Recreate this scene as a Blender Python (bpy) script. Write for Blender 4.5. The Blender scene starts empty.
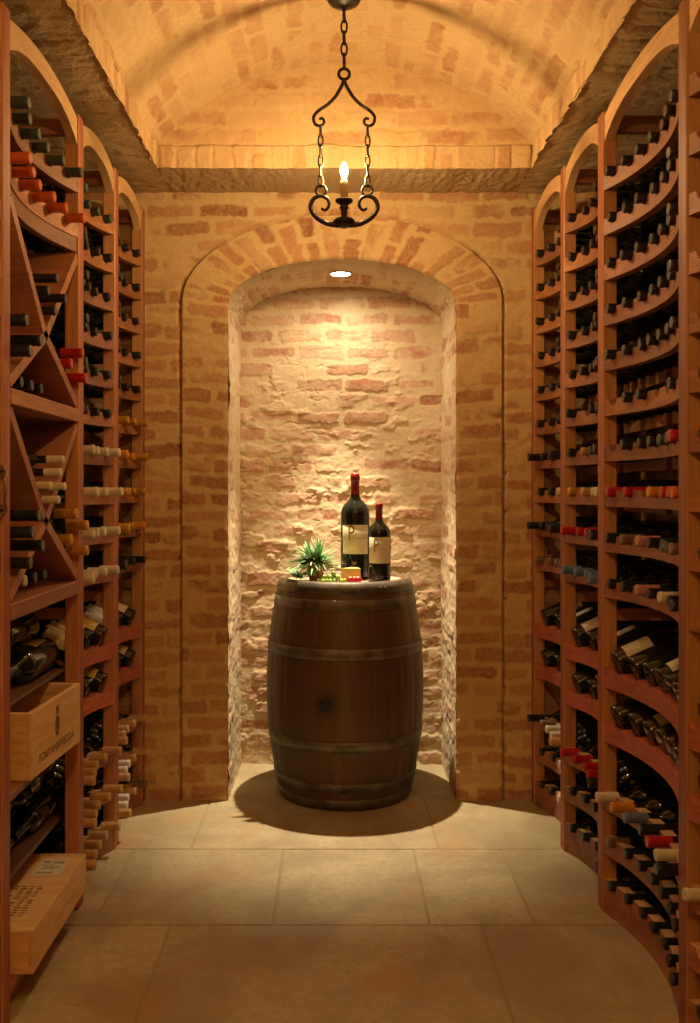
import bpy, math, random
import numpy as np
from mathutils import Vector, Quaternion, Matrix
random.seed(11)
PI = math.pi
sc = bpy.context.scene
COL = sc.collection

# ------------------------------------------------------------------ materials
def new_mat(name):
    m = bpy.data.materials.new(name); m.use_nodes = True
    nt = m.node_tree
    b = nt.nodes['Principled BSDF']
    return m, nt, b
def N(nt, t, **kw):
    n = nt.nodes.new(t)
    for k, v in kw.items():
        if k in n.inputs: n.inputs[k].default_value = v
        else: setattr(n, k, v)
    return n
def L(nt, a, b): nt.links.new(a, b)
def rgb(c): return (c[0], c[1], c[2], 1.0)
def ramp(nt, src, stops):
    r = nt.nodes.new('ShaderNodeValToRGB')
    el = r.color_ramp.elements
    while len(el) < len(stops): el.new(0.5)
    for e, (p, c) in zip(el, stops):
        e.position = p; e.color = rgb(c) if len(c) == 3 else c
    L(nt, src, r.inputs[0]); return r.outputs[0]
def mixc(nt, fac, a, b, mode='MIX'):
    n = nt.nodes.new('ShaderNodeMix'); n.data_type = 'RGBA'; n.blend_type = mode
    for i, v in ((0, fac), (6, a), (7, b)):
        if hasattr(v, 'is_output'): L(nt, v, n.inputs[i])
        else: n.inputs[i].default_value = rgb(v) if isinstance(v, tuple) else v
    return n.outputs[2]
def noise(nt, vec, scale, detail=4, rough=.55, dist=0.0):
    n = N(nt, 'ShaderNodeTexNoise', Scale=scale, Detail=detail, Roughness=rough, Distortion=dist)
    if vec is not None: L(nt, vec, n.inputs['Vector'])
    return n.outputs[0]
def coords(nt, scale=(1, 1, 1), kind='Object'):
    tc = nt.nodes.new('ShaderNodeTexCoord'); mp = nt.nodes.new('ShaderNodeMapping')
    mp.inputs['Scale'].default_value = scale
    L(nt, tc.outputs[kind], mp.inputs[0]); return mp.outputs[0]
def bump(nt, b, h, strength=.3, dist=.01):
    n = nt.nodes.new('ShaderNodeBump'); n.inputs['Strength'].default_value = strength
    n.inputs['Distance'].default_value = dist
    L(nt, h, n.inputs['Height']); L(nt, n.outputs[0], b.inputs['Normal'])
def plain(name, c, rough=.5, metal=0.0, **kw):
    m, nt, b = new_mat(name)
    v = coords(nt)
    n = noise(nt, v, 60, 3)
    d = tuple(x * .8 for x in c)
    L(nt, ramp(nt, n, [(.3, d), (.7, c)]), b.inputs['Base Color'])
    b.inputs['Roughness'].default_value = rough; b.inputs['Metallic'].default_value = metal
    for k, x in kw.items(): b.inputs[k.replace('_', ' ')].default_value = x
    return m
def emit(name, c, s):
    m, nt, b = new_mat(name)
    b.inputs['Base Color'].default_value = rgb(c)
    b.inputs['Emission Color'].default_value = rgb(c); b.inputs['Emission Strength'].default_value = s
    return m
def wood(name, light, dark, axis, rough=.5, rnd=.5, grain=1.0):
    m, nt, b = new_mat(name)
    s = {'x': (1.2, 22, 22), 'y': (22, 1.2, 22), 'z': (22, 22, 1.2)}[axis]
    tc = nt.nodes.new('ShaderNodeTexCoord'); oi = nt.nodes.new('ShaderNodeObjectInfo')
    add = nt.nodes.new('ShaderNodeVectorMath'); add.operation = 'ADD'
    mul = nt.nodes.new('ShaderNodeMath'); mul.operation = 'MULTIPLY'; mul.inputs[1].default_value = 37.0
    L(nt, oi.outputs['Random'], mul.inputs[0])
    L(nt, tc.outputs['Object'], add.inputs[0]); L(nt, mul.outputs[0], add.inputs[1])
    mp = nt.nodes.new('ShaderNodeMapping'); mp.inputs['Scale'].default_value = tuple(x * grain for x in s)
    L(nt, add.outputs[0], mp.inputs[0])
    n1 = noise(nt, mp.outputs[0], 1.6, 5, .6, .6)
    n2 = noise(nt, mp.outputs[0], 7, 3, .6)
    c = ramp(nt, n1, [(.3, dark), (.52, tuple((a + q) / 2 for a, q in zip(light, dark))), (.72, light)])
    c2 = mixc(nt, ramp(nt, n2, [(.35, (.35,) * 3), (.55, (0, 0, 0))]), c, tuple(x * .45 for x in dark))
    tone = ramp(nt, oi.outputs['Random'], [(0, tuple(1 - rnd * x for x in (.45, .5, .5))), (1, (1.15, 1.0 + .1 * rnd, 1.05))])
    L(nt, mixc(nt, 1.0, c2, tone, 'MULTIPLY'), b.inputs['Base Color'])
    b.inputs['Roughness'].default_value = rough
    bump(nt, b, n2, .25, .002)
    return m
W = {}
for a in 'xyz':
    W['red' + a] = wood('redwood_' + a, (.52, .235, .105), (.30, .125, .055), a, rnd=.8)
    W['post' + a] = wood('post_wood_' + a, (.60, .32, .13), (.44, .21, .08), a, rnd=.25)
    W['lath' + a] = wood('pale_header_and_lit_top_wood_' + a, (.76, .53, .27), (.58, .37, .17), a, rnd=.3)
    W['pine' + a] = wood('pine_' + a, (.86, .61, .31), (.74, .49, .22), a, rnd=.12)
W['edge'] = wood('post_edge_wood', (.42, .155, .07), (.26, .085, .04), 'z', rnd=.2)
W['display'] = wood('display_board_wood', (.56, .19, .10), (.40, .12, .06), 'y', rnd=.3)
W['dark'] = wood('dark_rack_wood', (.20, .09, .045), (.12, .05, .025), 'y', rnd=.3)
W['head'] = wood('barrel_head_oak', (.62, .50, .34), (.42, .32, .20), 'x')

def brick_mat(name, bricks, mortar, rough=.9, smear=.25, fine=.35):
    """colour from the mesh's own brick pattern: mask = brick face, tone = which brick, rel = relief of the surface"""
    m, nt, b = new_mat(name)
    am = N(nt, 'ShaderNodeAttribute', attribute_name='mask').outputs['Fac']
    at = N(nt, 'ShaderNodeAttribute', attribute_name='tone').outputs['Fac']
    v = coords(nt)
    n1 = noise(nt, v, 9, 5, .6); n2 = noise(nt, v, 70, 4, .65); n3 = noise(nt, v, 2.2, 3)
    bc = ramp(nt, at, [(i / (len(bricks) - 1), c) for i, c in enumerate(bricks)])
    bc = mixc(nt, ramp(nt, n2, [(.45, (0, 0, 0)), (.75, (.55,) * 3)]), bc, tuple(x * .95 for x in mortar))
    bc = mixc(nt, ramp(nt, n1, [(.50 - smear * .3, (.85 * smear * 2,) * 3), (.62, (0, 0, 0))]), bc, mortar)
    mc = mixc(nt, ramp(nt, n2, [(.3, (.5,) * 3), (.6, (0, 0, 0))]), mortar, tuple(x * .72 for x in mortar))
    mc = mixc(nt, ramp(nt, n3, [(.4, (0, 0, 0)), (.7, (.45,) * 3)]), mc, tuple(x * y for x, y in zip(mortar, (.90, .78, .62))))
    L(nt, mixc(nt, am, mc, bc), b.inputs['Base Color'])
    b.inputs['Roughness'].default_value = rough
    b.inputs['Specular IOR Level'].default_value = .2
    bump(nt, b, n2, fine, .006)
    return m
MORT = (.62, .44, .22)
BR = [(.27, .10, .045), (.42, .18, .08), (.50, .27, .13), (.36, .14, .06), (.54, .34, .17)]
M_brick = brick_mat('wall_brick', BR, MORT, smear=.12)
M_niche = brick_mat('niche_brick', [(.36, .15, .09), (.46, .23, .15), (.54, .33, .22), (.42, .20, .12)], (.66, .54, .36), smear=.22, fine=.5)
M_vault = brick_mat('vault_brick', [(.40, .19, .085), (.54, .32, .16), (.62, .44, .23), (.48, .26, .12)], (.66, .48, .25), smear=.25)
M_rough = brick_mat('rough_mortar', [(.42, .28, .15), (.50, .36, .20)], (.50, .37, .21), smear=.5, fine=.8)

def stone_mat():
    m, nt, b = new_mat('limestone')
    at = N(nt, 'ShaderNodeAttribute', attribute_name='tone').outputs['Fac']
    v = coords(nt)
    n1 = noise(nt, v, 3.0, 6, .6, .4); n2 = noise(nt, v, 38, 5, .7); n3 = noise(nt, v, 1.7, 4, .6, 1.2)
    base = ramp(nt, at, [(0, (.43, .355, .205)), (1, (.52, .44, .265))])
    c = mixc(nt, ramp(nt, n1, [(.40, (.9,) * 3), (.60, (0, 0, 0))]), base, (.33, .255, .145))
    c = mixc(nt, ramp(nt, n2, [(.50, (0, 0, 0)), (.70, (.7,) * 3)]), c, (.31, .23, .13))
    c = mixc(nt, ramp(nt, n3, [(.55, (0, 0, 0)), (.70, (.65,) * 3)]), c, (.45, .25, .09))
    mu = N(nt, 'ShaderNodeTexNoise', Scale=2.6, Detail=6.0, Distortion=1.6); L(nt, v, mu.inputs['Vector'])
    vein = ramp(nt, mu.outputs[0], [(.46, (0, 0, 0)), (.5, (.22,) * 3), (.54, (0, 0, 0))])
    c = mixc(nt, vein, c, (.40, .30, .18))
    L(nt, c, b.inputs['Base Color'])
    b.inputs['Roughness'].default_value = .62
    bump(nt, b, n2, .15, .004)
    return m
M_stone = stone_mat()
M_grout = plain('grout', (.40, .31, .18), .9)
M_glass = plain('dark_bottle_glass', (.010, .012, .008), .08, 0, Specular_IOR_Level=.6)
M_glass2 = plain('brown_black_bottle_glass', (.018, .012, .006), .07, 0, Specular_IOR_Level=.6)
CAP = {
    'black': plain('black_capsule', (.020, .020, .022), .32),
    'green': plain('dark_green_capsule', (.05, .075, .062), .38),
    'orange': plain('orange_capsule', (.62, .12, .025), .33),
    'red': plain('red_capsule', (.48, .018, .014), .35),
    'white': plain('cream_capsule', (.72, .66, .50), .45),
    'tan': plain('tan_capsule', (.60, .37, .16), .45),
    'gold': plain('gold_capsule', (.62, .33, .055), .3, .3),
    'amber': plain('amber_capsule', (.70, .28, .03), .35),
    'blue': plain('blue_capsule', (.13, .20, .34), .4),
    'brown': plain('brown_capsule', (.20, .12, .07), .4),
    'pink': plain('pink_capsule', (.55, .25, .20), .4),
}
M_lab_y = plain('yellow_label', (.72, .55, .16), .6)
M_lab_c = plain('cream_label', (.70, .63, .46), .6)
M_iron = plain('wrought_iron', (.035, .022, .015), .42, .55)
M_bronze = plain('bronze', (.07, .065, .05), .45, .6)

# ------------------------------------------------------------------ mesh building
class MB:
    def __init__(s): s.v = []; s.f = []; s.m = []; s.sm = []
    def add(s, vs, fs, mi=0, smooth=False):
        o = len(s.v); s.v += [tuple(p) for p in vs]
        for f in fs: s.f.append(tuple(o + i for i in f)); s.m.append(mi); s.sm.append(smooth)
    def box(s, lo, hi, mi=0, ch=0.0):
        x0, y0, z0 = [min(a, b) for a, b in zip(lo, hi)]; x1, y1, z1 = [max(a, b) for a, b in zip(lo, hi)]
        if ch <= 0:
            s.add([(x0, y0, z0), (x1, y0, z0), (x1, y1, z0), (x0, y1, z0), (x0, y0, z1), (x1, y0, z1), (x1, y1, z1), (x0, y1, z1)],
                  [(0, 3, 2, 1), (4, 5, 6, 7), (0, 1, 5, 4), (1, 2, 6, 5), (2, 3, 7, 6), (3, 0, 4, 7)], mi)
            return
        c = ch
        # chamfered box: for every corner three verts
        P = []; idx = {}
        for ix, X in enumerate((x0, x1)):
            for iy, Y in enumerate((y0, y1)):
                for iz, Z in enumerate((z0, z1)):
                    sx, sy, sz = (1, -1)[ix], (1, -1)[iy], (1, -1)[iz]
                    idx[ix, iy, iz, 0] = len(P); P.append((X, Y + sy * c, Z + sz * c))
                    idx[ix, iy, iz, 1] = len(P); P.append((X + sx * c, Y, Z + sz * c))
                    idx[ix, iy, iz, 2] = len(P); P.append((X + sx * c, Y + sy * c, Z))
        F = []
        g = lambda a, b, d, k: idx[a, b, d, k]
        F += [(g(0,0,0,0), g(0,0,1,0), g(0,1,1,0), g(0,1,0,0)), (g(1,0,0,0), g(1,1,0,0), g(1,1,1,0), g(1,0,1,0))]
        F += [(g(0,0,0,1), g(1,0,0,1), g(1,0,1,1), g(0,0,1,1)), (g(0,1,0,1), g(0,1,1,1), g(1,1,1,1), g(1,1,0,1))]
        F += [(g(0,0,0,2), g(0,1,0,2), g(1,1,0,2), g(1,0,0,2)), (g(0,0,1,2), g(1,0,1,2), g(1,1,1,2), g(0,1,1,2))]
        for a in (0, 1):
            for b2 in (0, 1):
                F.append((g(a,b2,0,0), g(a,b2,1,0), g(a,b2,1,1), g(a,b2,0,1)))
                F.append((g(a,0,b2,0), g(a,1,b2,0), g(a,1,b2,2), g(a,0,b2,2)))
                F.append((g(0,a,b2,1), g(1,a,b2,1), g(1,a,b2,2), g(0,a,b2,2)))
                for d in (0, 1): F.append((g(a,b2,d,0), g(a,b2,d,1), g(a,b2,d,2)))
        s.add(P, F, mi)
    def lathe(s, prof, seg=24, mi=0, o=(0, 0, 0), smooth=True, a0=0.0, a1=2 * PI, q=None):
        full = abs(a1 - a0 - 2 * PI) < 1e-6
        n = seg if full else seg + 1
        vs = []
        for r, z in prof:
            for k in range(n):
                a = a0 + (a1 - a0) * k / seg
                p = Vector((r * math.cos(a), r * math.sin(a), z))
                if q is not None: p = q @ p
                vs.append((p.x + o[0], p.y + o[1], p.z + o[2]))
        fs = []
        for i in range(len(prof) - 1):
            for k in range(seg):
                k2 = (k + 1) % n if full else k + 1
                fs.append((i * n + k, i * n + k2, (i + 1) * n + k2, (i + 1) * n + k))
        s.add(vs, fs, mi, smooth)
    def tube(s, pts, r, seg=8, mi=0, closed=False, smooth=True):
        P = [Vector(p) for p in pts]; n = len(P)
        rr = r if isinstance(r, (list, tuple)) else [r] * n
        up = Vector((0.13, 1, 0.07)).normalized(); vs = []; fs = []
        for i in range(n):
            a = P[(i - 1) % n] if (closed or i > 0) else P[i]
            b = P[(i + 1) % n] if (closed or i < n - 1) else P[i]
            t = (b - a).normalized()
            x = up - t * up.dot(t)
            if x.length < 1e-4: x = Vector((1, 0, 0)) - t * t.x
            x.normalize(); y = t.cross(x); up = x
            for k in range(seg):
                an = 2 * PI * k / seg
                vs.append(P[i] + (x * math.cos(an) + y * math.sin(an)) * rr[i])
        m = n if closed else n - 1
        for i in range(m):
            j = (i + 1) % n
            for k in range(seg): fs.append((i * seg + k, i * seg + (k + 1) % seg, j * seg + (k + 1) % seg, j * seg + k))
        if not closed: fs += [tuple(range(seg))[::-1], tuple((n - 1) * seg + k for k in range(seg))]
        s.add(vs, fs, mi, smooth)
    def build(s, name, mats, parent=None, attrs=None):
        me = bpy.data.meshes.new(name)
        me.from_pydata(s.v, [], s.f)
        mats = mats if isinstance(mats, (list, tuple)) else [mats]
        for m in mats: me.materials.append(m)
        me.polygons.foreach_set('material_index', s.m); me.polygons.foreach_set('use_smooth', s.sm)
        me.update()
        o = bpy.data.objects.new(name, me); COL.objects.link(o)
        if parent is not None: o.parent = parent
        return o
def tag(o, label=None, cat=None, group=None, kind=None):
    for k, v in (('label', label), ('category', cat), ('group', group), ('kind', kind)):
        if v: o[k] = v
    return o
def empty(name, loc=(0, 0, 0), rz=0, **kw):
    o = bpy.data.objects.new(name, None); COL.objects.link(o); o.location = loc; o.rotation_euler = (0, 0, rz)
    o.empty_display_size = .05
    return tag(o, **kw)

# ------------------------------------------------------------------ numpy brickwork
def h2(i, j, s=0.0):
    x = np.sin(i * 127.1 + j * 311.7 + s * 74.7) * 43758.5453
    return x - np.floor(x)
def vn(u, v, s=0.0):
    i = np.floor(u); j = np.floor(v); a = u - i; b = v - j
    a = a * a * (3 - 2 * a); b = b * b * (3 - 2 * b)
    return (h2(i, j, s) * (1 - a) + h2(i + 1, j, s) * a) * (1 - b) + (h2(i, j + 1, s) * (1 - a) + h2(i + 1, j + 1, s) * a) * b
def fbm(u, v, s=0.0, o=4):
    t = 0; w = .5; tot = 0
    for k in range(o): t = t + w * vn(u, v, s + k * 3.3); tot += w; w *= .55; u = u * 2.03 + 5.1; v = v * 2.03 + 1.7
    return t / tot
def sst(a, b, x): t = np.clip((x - a) / (b - a), 0, 1); return t * t * (3 - 2 * t)
def bricks(u, v, pu=.215, pv=.0717, m=.016, seed=1.0, smear=.35, amp=.006, rough=.004, warp=.014, bond=.5):
    uu = u + warp * (fbm(u * 6, v * 6, seed) - .5) * 2
    vv = v + warp * (fbm(u * 5 + 9, v * 7, seed + 2) - .5) * 2
    row = np.floor(vv / pv)
    uo = uu / pu + (row % 2) * bond + h2(row, row * .7, seed) * .22
    col = np.floor(uo)
    fu = uo - col; fv = vv / pv - row
    hb = h2(col, row, seed)
    mm = m * (.55 + .9 * h2(col, row, seed + 5)) / 2
    du = np.minimum(fu, 1 - fu) * pu - mm; dv = np.minimum(fv, 1 - fv) * pv - mm
    rr = .014
    d = -np.sqrt(np.maximum(rr - du, 0) ** 2 + np.maximum(rr - dv, 0) ** 2) + rr
    d = d + (fbm(u * 40, v * 40, seed + 7, 4) - .5) * .020 - .006 * sst(.45, .7, fbm(u * 9, v * 9, seed + 8, 3))
    mask = sst(-.001, .005, d)
    sm = fbm(u * 7, v * 11, seed + 11) + (h2(col, row, seed + 13) - .5) * .5
    mask = mask * (1 - sst(1 - smear - .12, 1 - smear + .12, sm + .12))
    hgt = mask * amp * (hb - .35) * 1.4 + (fbm(u * 28, v * 34, seed + 17, 5) - .5) * rough * 2 + (fbm(u * 5, v * 5, seed + 19, 3) - .5) * rough * 2.2
    return hgt, mask, hb
def surface(name, P, Nn, pat, mat, kind='structure', keep=None, parent=None):
    """P, Nn: (a,b,3) arrays of points and unit normals; pat = (height, mask, tone)"""
    hgt, mask, tone = pat
    Q = P + Nn * hgt[..., None]
    a, b = hgt.shape
    idx = np.arange(a * b).reshape(a, b)
    quads = np.stack([idx[:-1, :-1], idx[1:, :-1], idx[1:, 1:], idx[:-1, 1:]], -1).reshape(-1, 4)
    # wind so that faces look along the normal
    e1 = (P[1, 0] - P[0, 0]); e2 = (P[0, 1] - P[0, 0])
    if np.dot(np.cross(e1, e2), Nn[0, 0]) < 0: quads = quads[:, ::-1]
    if keep is not None:
        k = keep[:-1, :-1] & keep[1:, :-1] & keep[1:, 1:] & keep[:-1, 1:]
        quads = quads[k.reshape(-1)]
    me = bpy.data.meshes.new(name)
    me.vertices.add(a * b); me.vertices.foreach_set('co', Q.reshape(-1).astype(np.float32))
    nq = len(quads)
    me.loops.add(nq * 4); me.loops.foreach_set('vertex_index', quads.reshape(-1).astype(np.int32))
    me.polygons.add(nq); me.polygons.foreach_set('loop_start', np.arange(0, nq * 4, 4, dtype=np.int32))
    me.polygons.foreach_set('use_smooth', np.ones(nq, dtype=bool))
    me.update(calc_edges=True)
    for an, arr in (('mask', mask), ('tone', tone)):
        at = me.attributes.new(an, 'FLOAT', 'POINT'); at.data.foreach_set('value', np.ascontiguousarray(arr, dtype=np.float32).reshape(-1))
    me.materials.append(mat); me.validate()
    o = bpy.data.objects.new(name, me); COL.objects.link(o)
    if parent is not None: o.parent = parent
    if kind: o['kind'] = kind
    return o
def flat(name, o, du, dv, n, lu, lv, step, patf, mat, keepf=None, parent=None, kind='structure'):
    a = max(2, int(lu / step) + 1); b = max(2, int(lv / step) + 1)
    u, v = np.meshgrid(np.linspace(0, lu, a), np.linspace(0, lv, b), indexing='ij')
    P = np.array(o)[None, None] + u[..., None] * np.array(du) + v[..., None] * np.array(dv)
    Nn = np.broadcast_to(np.array(n, dtype=float), P.shape)
    pat = patf(u, v, P)
    return surface(name, P, Nn, pat, mat, keep=keepf(P) if keepf else None, parent=parent, kind=kind)

# room numbers (metres): camera at the origin's height 1.30 looking along +y
YB = 3.89; YN = 4.42; ZS = 2.543; ZV = 2.64; XC = .044; VR = .31; VH = .72
XL = -1.21; XR = 1.25; Y0 = -1.3
CX = .038                                    # middle of the niche
AI, SI, RI = .477, 2.074, .193               # opening: half width, springing, rise
AO, SO, RO = .678, 2.085, .372               # edge of the brick surround
# ---- back wall outside the surround
def inside(P, a, s, r, g=0.0):
    x = np.abs(P[..., 0] - CX); z = P[..., 2]
    return np.where(z < s, x < a - g, (x / (a - g)) ** 2 + (np.maximum(z - s, 0) / (r - g)) ** 2 < 1)
def pat_back(u, v, P):
    h, m, t = bricks(u, v, seed=3.0, smear=.19 + .07 * sst(1.2, 2.3, v))
    wob = (fbm(P[..., 2] * 14, P[..., 0] * 14, 5.0, 3) - .5) * .012
    Pj = P.copy(); Pj[..., 0] += wob; Pj[..., 2] += wob
    h = np.where(inside(Pj, AO + .004, SO, RO + .004), h - .045, h)
    return h, m, t
back = flat('wall_back', (XL, YB, -.01), (1, 0, 0), (0, 0, 1), (0, -1, 0), XR - XL, ZS + .03, .006, pat_back, M_brick,
            keepf=lambda P: ~inside(P, AO, SO, RO, .06))
# ---- surround ring and intrados
def arch_path(n_s, a, s, r):
    lj, la = 2.07, 1.45
    S = np.linspace(0, 2 * lj + la, n_s)
    th = PI - np.clip((S - lj) / la, 0, 1) * PI
    x = CX + a * np.cos(th); z = s + r * np.sin(th)
    z = np.where(S < lj, S / lj * s, z); z = np.where(S > lj + la, (2 * lj + la - S) / lj * s, z)
    return S, x, z
nS = 900
S, xi, zi = arch_path(nS, AI, SI, RI); _, xo, zo = arch_path(nS, AO - .003, SO, RO - .003)
nT = 36; T = np.linspace(0, 1, nT)
SS, TT = np.meshgrid(S, T, indexing='ij')
edge = (fbm(SS * 16, SS * 0 + 2, 8.0, 3) - .5) * .018
X = xi[:, None] * (1 - TT) + xo[:, None] * TT + 0; Z = zi[:, None] * (1 - TT) + zo[:, None] * TT
P = np.stack([X, np.full_like(X, YB), Z], -1)
Nn = np.broadcast_to(np.array([0., -1, 0]), P.shape)
h, m, t = bricks(TT * .205 + np.where((np.floor(SS / .0717) % 3) == 0, 0, .0), SS, pu=.205, pv=.0717, seed=9.0, smear=.15 + .06 * sst(1.0, 2.0, SS) * sst(4.6, 3.6, SS), amp=.006, bond=.5, warp=.011)
h = h - .05 * sst(.975, 1.0, TT) - .008 * (1 - sst(0, .06, TT))
surface('wall_niche_surround', P, Nn, (h, m, t), M_brick)
nY = 70; Yv = np.linspace(YB + .004, YN + .03, nY)
SS, YY = np.meshgrid(S, Yv, indexing='ij')
P = np.stack([np.repeat(xi[:, None], nY, 1), YY, np.repeat(zi[:, None], nY, 1)], -1)
tx = np.gradient(xi); tz = np.gradient(zi); ln = np.hypot(tx, tz)
nn = np.stack([tz / ln, 0 * tz, -tx / ln], -1)                 # towards the opening
nn = np.where(((CX - xi)[:, None] * nn[:, :1] + (1.3 - zi)[:, None] * nn[:, 2:]) < 0, -nn, nn)
Nn = np.repeat(nn[:, None, :], nY, 1)
surface('wall_niche_reveal', P, Nn, bricks(YY, SS, pu=.22, seed=14.0, smear=.42, amp=.006, rough=.006), M_niche)
# ---- niche back wall, rough
def pat_niche(u, v, P):
    h, m, t = bricks(u, v, pu=.225, pv=.077, seed=21.0, smear=.26, amp=.010, rough=.0045, warp=.014, m=.02)
    lump = sst(.60, .70, fbm(u * 9, v * 16, 33.0, 4)) * .008
    crack = -sst(.47, .5, fbm(u * 7, v * 15, 41.0, 5)) * (1 - sst(.5, .53, fbm(u * 7, v * 15, 41.0, 5))) * .008 * sst(.5,.62,fbm(u*3,v*3,47.,2))
    lowband = .5 + .5 * sst(2.1, 1.5, v)
    return (h + lump + crack) * lowband, m, t
flat('wall_niche_back', (CX - .53, YN, -.01), (1, 0, 0), (0, 0, 1), (0, -1, 0), 1.06, 2.36, .0045, pat_niche, M_niche)
# ---- side walls, rear wall
pside = lambda s: (lambda u, v, P: bricks(u, v, seed=s, smear=.5, rough=.010, amp=.012))
flat('wall_left', (XL, Y0, -.01), (0, 1, 0), (0, 0, 1), (1, 0, 0), YB - Y0 + .01, ZS + .03, .013, pside(51.), M_niche)
flat('wall_right', (XR, Y0, -.01), (0, 1, 0), (0, 0, 1), (-1, 0, 0), YB - Y0 + .01, ZS + .03, .013, pside(55.), M_niche)
flat('wall_rear', (XL, Y0, -.01), (1, 0, 0), (0, 0, 1), (0, 1, 0), XR - XL, 3.05, .03, pside(58.), M_brick)
# ---- ceiling: soffit, header course, lunette, vault
YF = 3.58; FL, FR = XC - VH, XC + VH
def pat_sof(u, v, P):
    h = (fbm(u * 22, v * 5, 61., 5) - .5) * .016 + (fbm(u * 60, v * 30, 63., 4) - .5) * .010
    return h, sst(.45, .6, fbm(u * 14, v * 6, 66.)) * .7, fbm(u * 9, v * 9, 67.)
cl = flat('ceiling', (XL, Y0, ZS), (1, 0, 0), (0, 1, 0), (0, 0, -1), FL - XL, YB - Y0, .0085,
     lambda u, v, P: pat_sof(v, u, P), M_rough)
flat('ceiling_ledge', (FR, Y0, ZS), (1, 0, 0), (0, 1, 0), (0, 0, -1), XR - FR, YB - Y0, .0085, lambda u, v, P: pat_sof(v + 7, u, P), M_rough)
flat('ceiling_ledge_back', (FL, YF, ZS), (1, 0, 0), (0, 1, 0), (0, 0, -1), FR - FL, YB - YF, .006, lambda u, v, P: pat_sof(u + 3, v, P), M_rough)
def pat_head(sd):
    def f(u, v, P):
        h, m, t = bricks(v, u, pu=.2, pv=.072, seed=sd, smear=.16, amp=.008, rough=.003, warp=.006)
        h = h - .02 * sst(ZV - ZS - .010, ZV - ZS - .002, v + (fbm(u * 9, v * 0, sd, 3) - .5) * .014)
        jag = (h2(np.floor(u / .072), 0 * u, sd) - .5)
        return h + jag * .006, m, t
    return f
flat('ceiling_course_back', (FL, YF, ZS - .005), (1, 0, 0), (0, 0, 1), (0, -1, 0), FR - FL, ZV - ZS + .005, .005, pat_head(71.), M_vault)
flat('ceiling_course_left', (FL, Y0, ZS - .005), (0, 1, 0), (0, 0, 1), (1, 0, 0), YF - Y0, ZV - ZS + .005, .006, pat_head(73.), M_vault)
flat('ceiling_course_right', (FR, Y0, ZS - .005), (0, 1, 0), (0, 0, 1), (-1, 0, 0), YF - Y0, ZV - ZS + .005, .006, pat_head(75.), M_vault)
flat('ceiling_lunette', (FL - .03, YF + .012, ZV - .012), (1, 0, 0), (0, 0, 1), (0, -1, 0), FR - FL + .06, VR + .04, .007,
     lambda u, v, P: bricks(u, v, seed=77., smear=.18, amp=.007), M_vault)
R = (VH * VH + VR * VR) / (2 * VR); zc = ZV + VR - R; ph = math.asin(VH / R)
A = np.linspace(-ph - .012, ph + .012, 230); Yv = np.concatenate([np.linspace(Y0, 2.5, 180)[:-1], np.linspace(2.5, YF + .03, 160)])
AA, YY = np.meshgrid(A, Yv, indexing='ij')
P = np.stack([XC + R * np.sin(AA), YY, zc + R * np.cos(AA)], -1)
Nn = np.stack([-np.sin(AA), 0 * AA, -np.cos(AA)], -1)
h, m, t = bricks(YF - YY, AA * R, pu=.215, pv=.0717, seed=81., smear=.20, amp=.005, rough=.004, bond=.5)
h = h - .012 * sst(.004, 0, np.abs(YF - YY - .222 + (fbm(AA * 12, 0 * AA, 2., 3) - .5) * .02))
surface('ceiling_vault', P, Nn, (h, m, t), M_vault)
# solid masonry behind the thin faces so no light slips past
mb = MB()
mb.box((XL - .2, Y0 - .2, -.2), (XL - .03, YN + .3, 3.3)); mb.box((XR + .03, Y0 - .2, -.2), (XR + .2, YN + .3, 3.3))
mb.box((XL - .2, Y0 - .2, -.2), (XR + .2, Y0 - .03, 3.3)); mb.box((XL - .2, YN + .05, -.2), (XR + .2, YN + .3, 3.3))
mb.box((XL - .2, Y0 - .2, 3.02), (XR + .2, YN + .3, 3.3))
tag(mb.build('wall_masonry_core', M_rough), kind='structure')

# ------------------------------------------------------------------ floor
mb = MB(); tones = []
rows = [(3.955, 4.543, [-1.3, -.24, .30, .86, 1.3]), (3.367, 3.955, [-1.3, -.514, .384, .93, 1.3]), (2.779, 3.367, [-1.3, -.72, -.179, .29, .605, 1.3]),
        (2.19, 2.779, [-1.3, -.485, .443, 1.3]), (1.60, 2.19, [-1.3, -.80, .05, .7, 1.3]), (1.0, 1.60, [-1.3, -.4, .4, 1.3]), (.4, 1.0, [-1.3, -.7, .2, .8, 1.3]),
        (-.2, .4, [-1.3, -.3, .5, 1.3]), (-.8, -.2, [-1.3, -.6, .1, .9, 1.3]), (-1.4, -.8, [-1.3, -.2, .6, 1.3])]
g = .0028
rnd = random.Random(4)
for y0, y1, xs in rows:
    for a, b in zip(xs[:-1], xs[1:]):
        n0 = len(mb.v)
        mb.box((a + g, y0 + g, -.02), (b - g, y1 - g, rnd.uniform(-.001, .0005)), 0, .0025)
        tn = rnd.random(); tones += [tn] * (len(mb.v) - n0)
n0 = len(mb.v)
mb.box((-1.35, -1.5, -.04), (1.35, 4.75, -.0035), 1); tones += [0] * (len(mb.v) - n0)
fl = mb.build('floor', [M_stone, M_grout]); tag(fl, kind='structure')
at = fl.data.attributes.new('tone', 'FLOAT', 'POINT'); at.data.foreach_set('value', tones)

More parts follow.
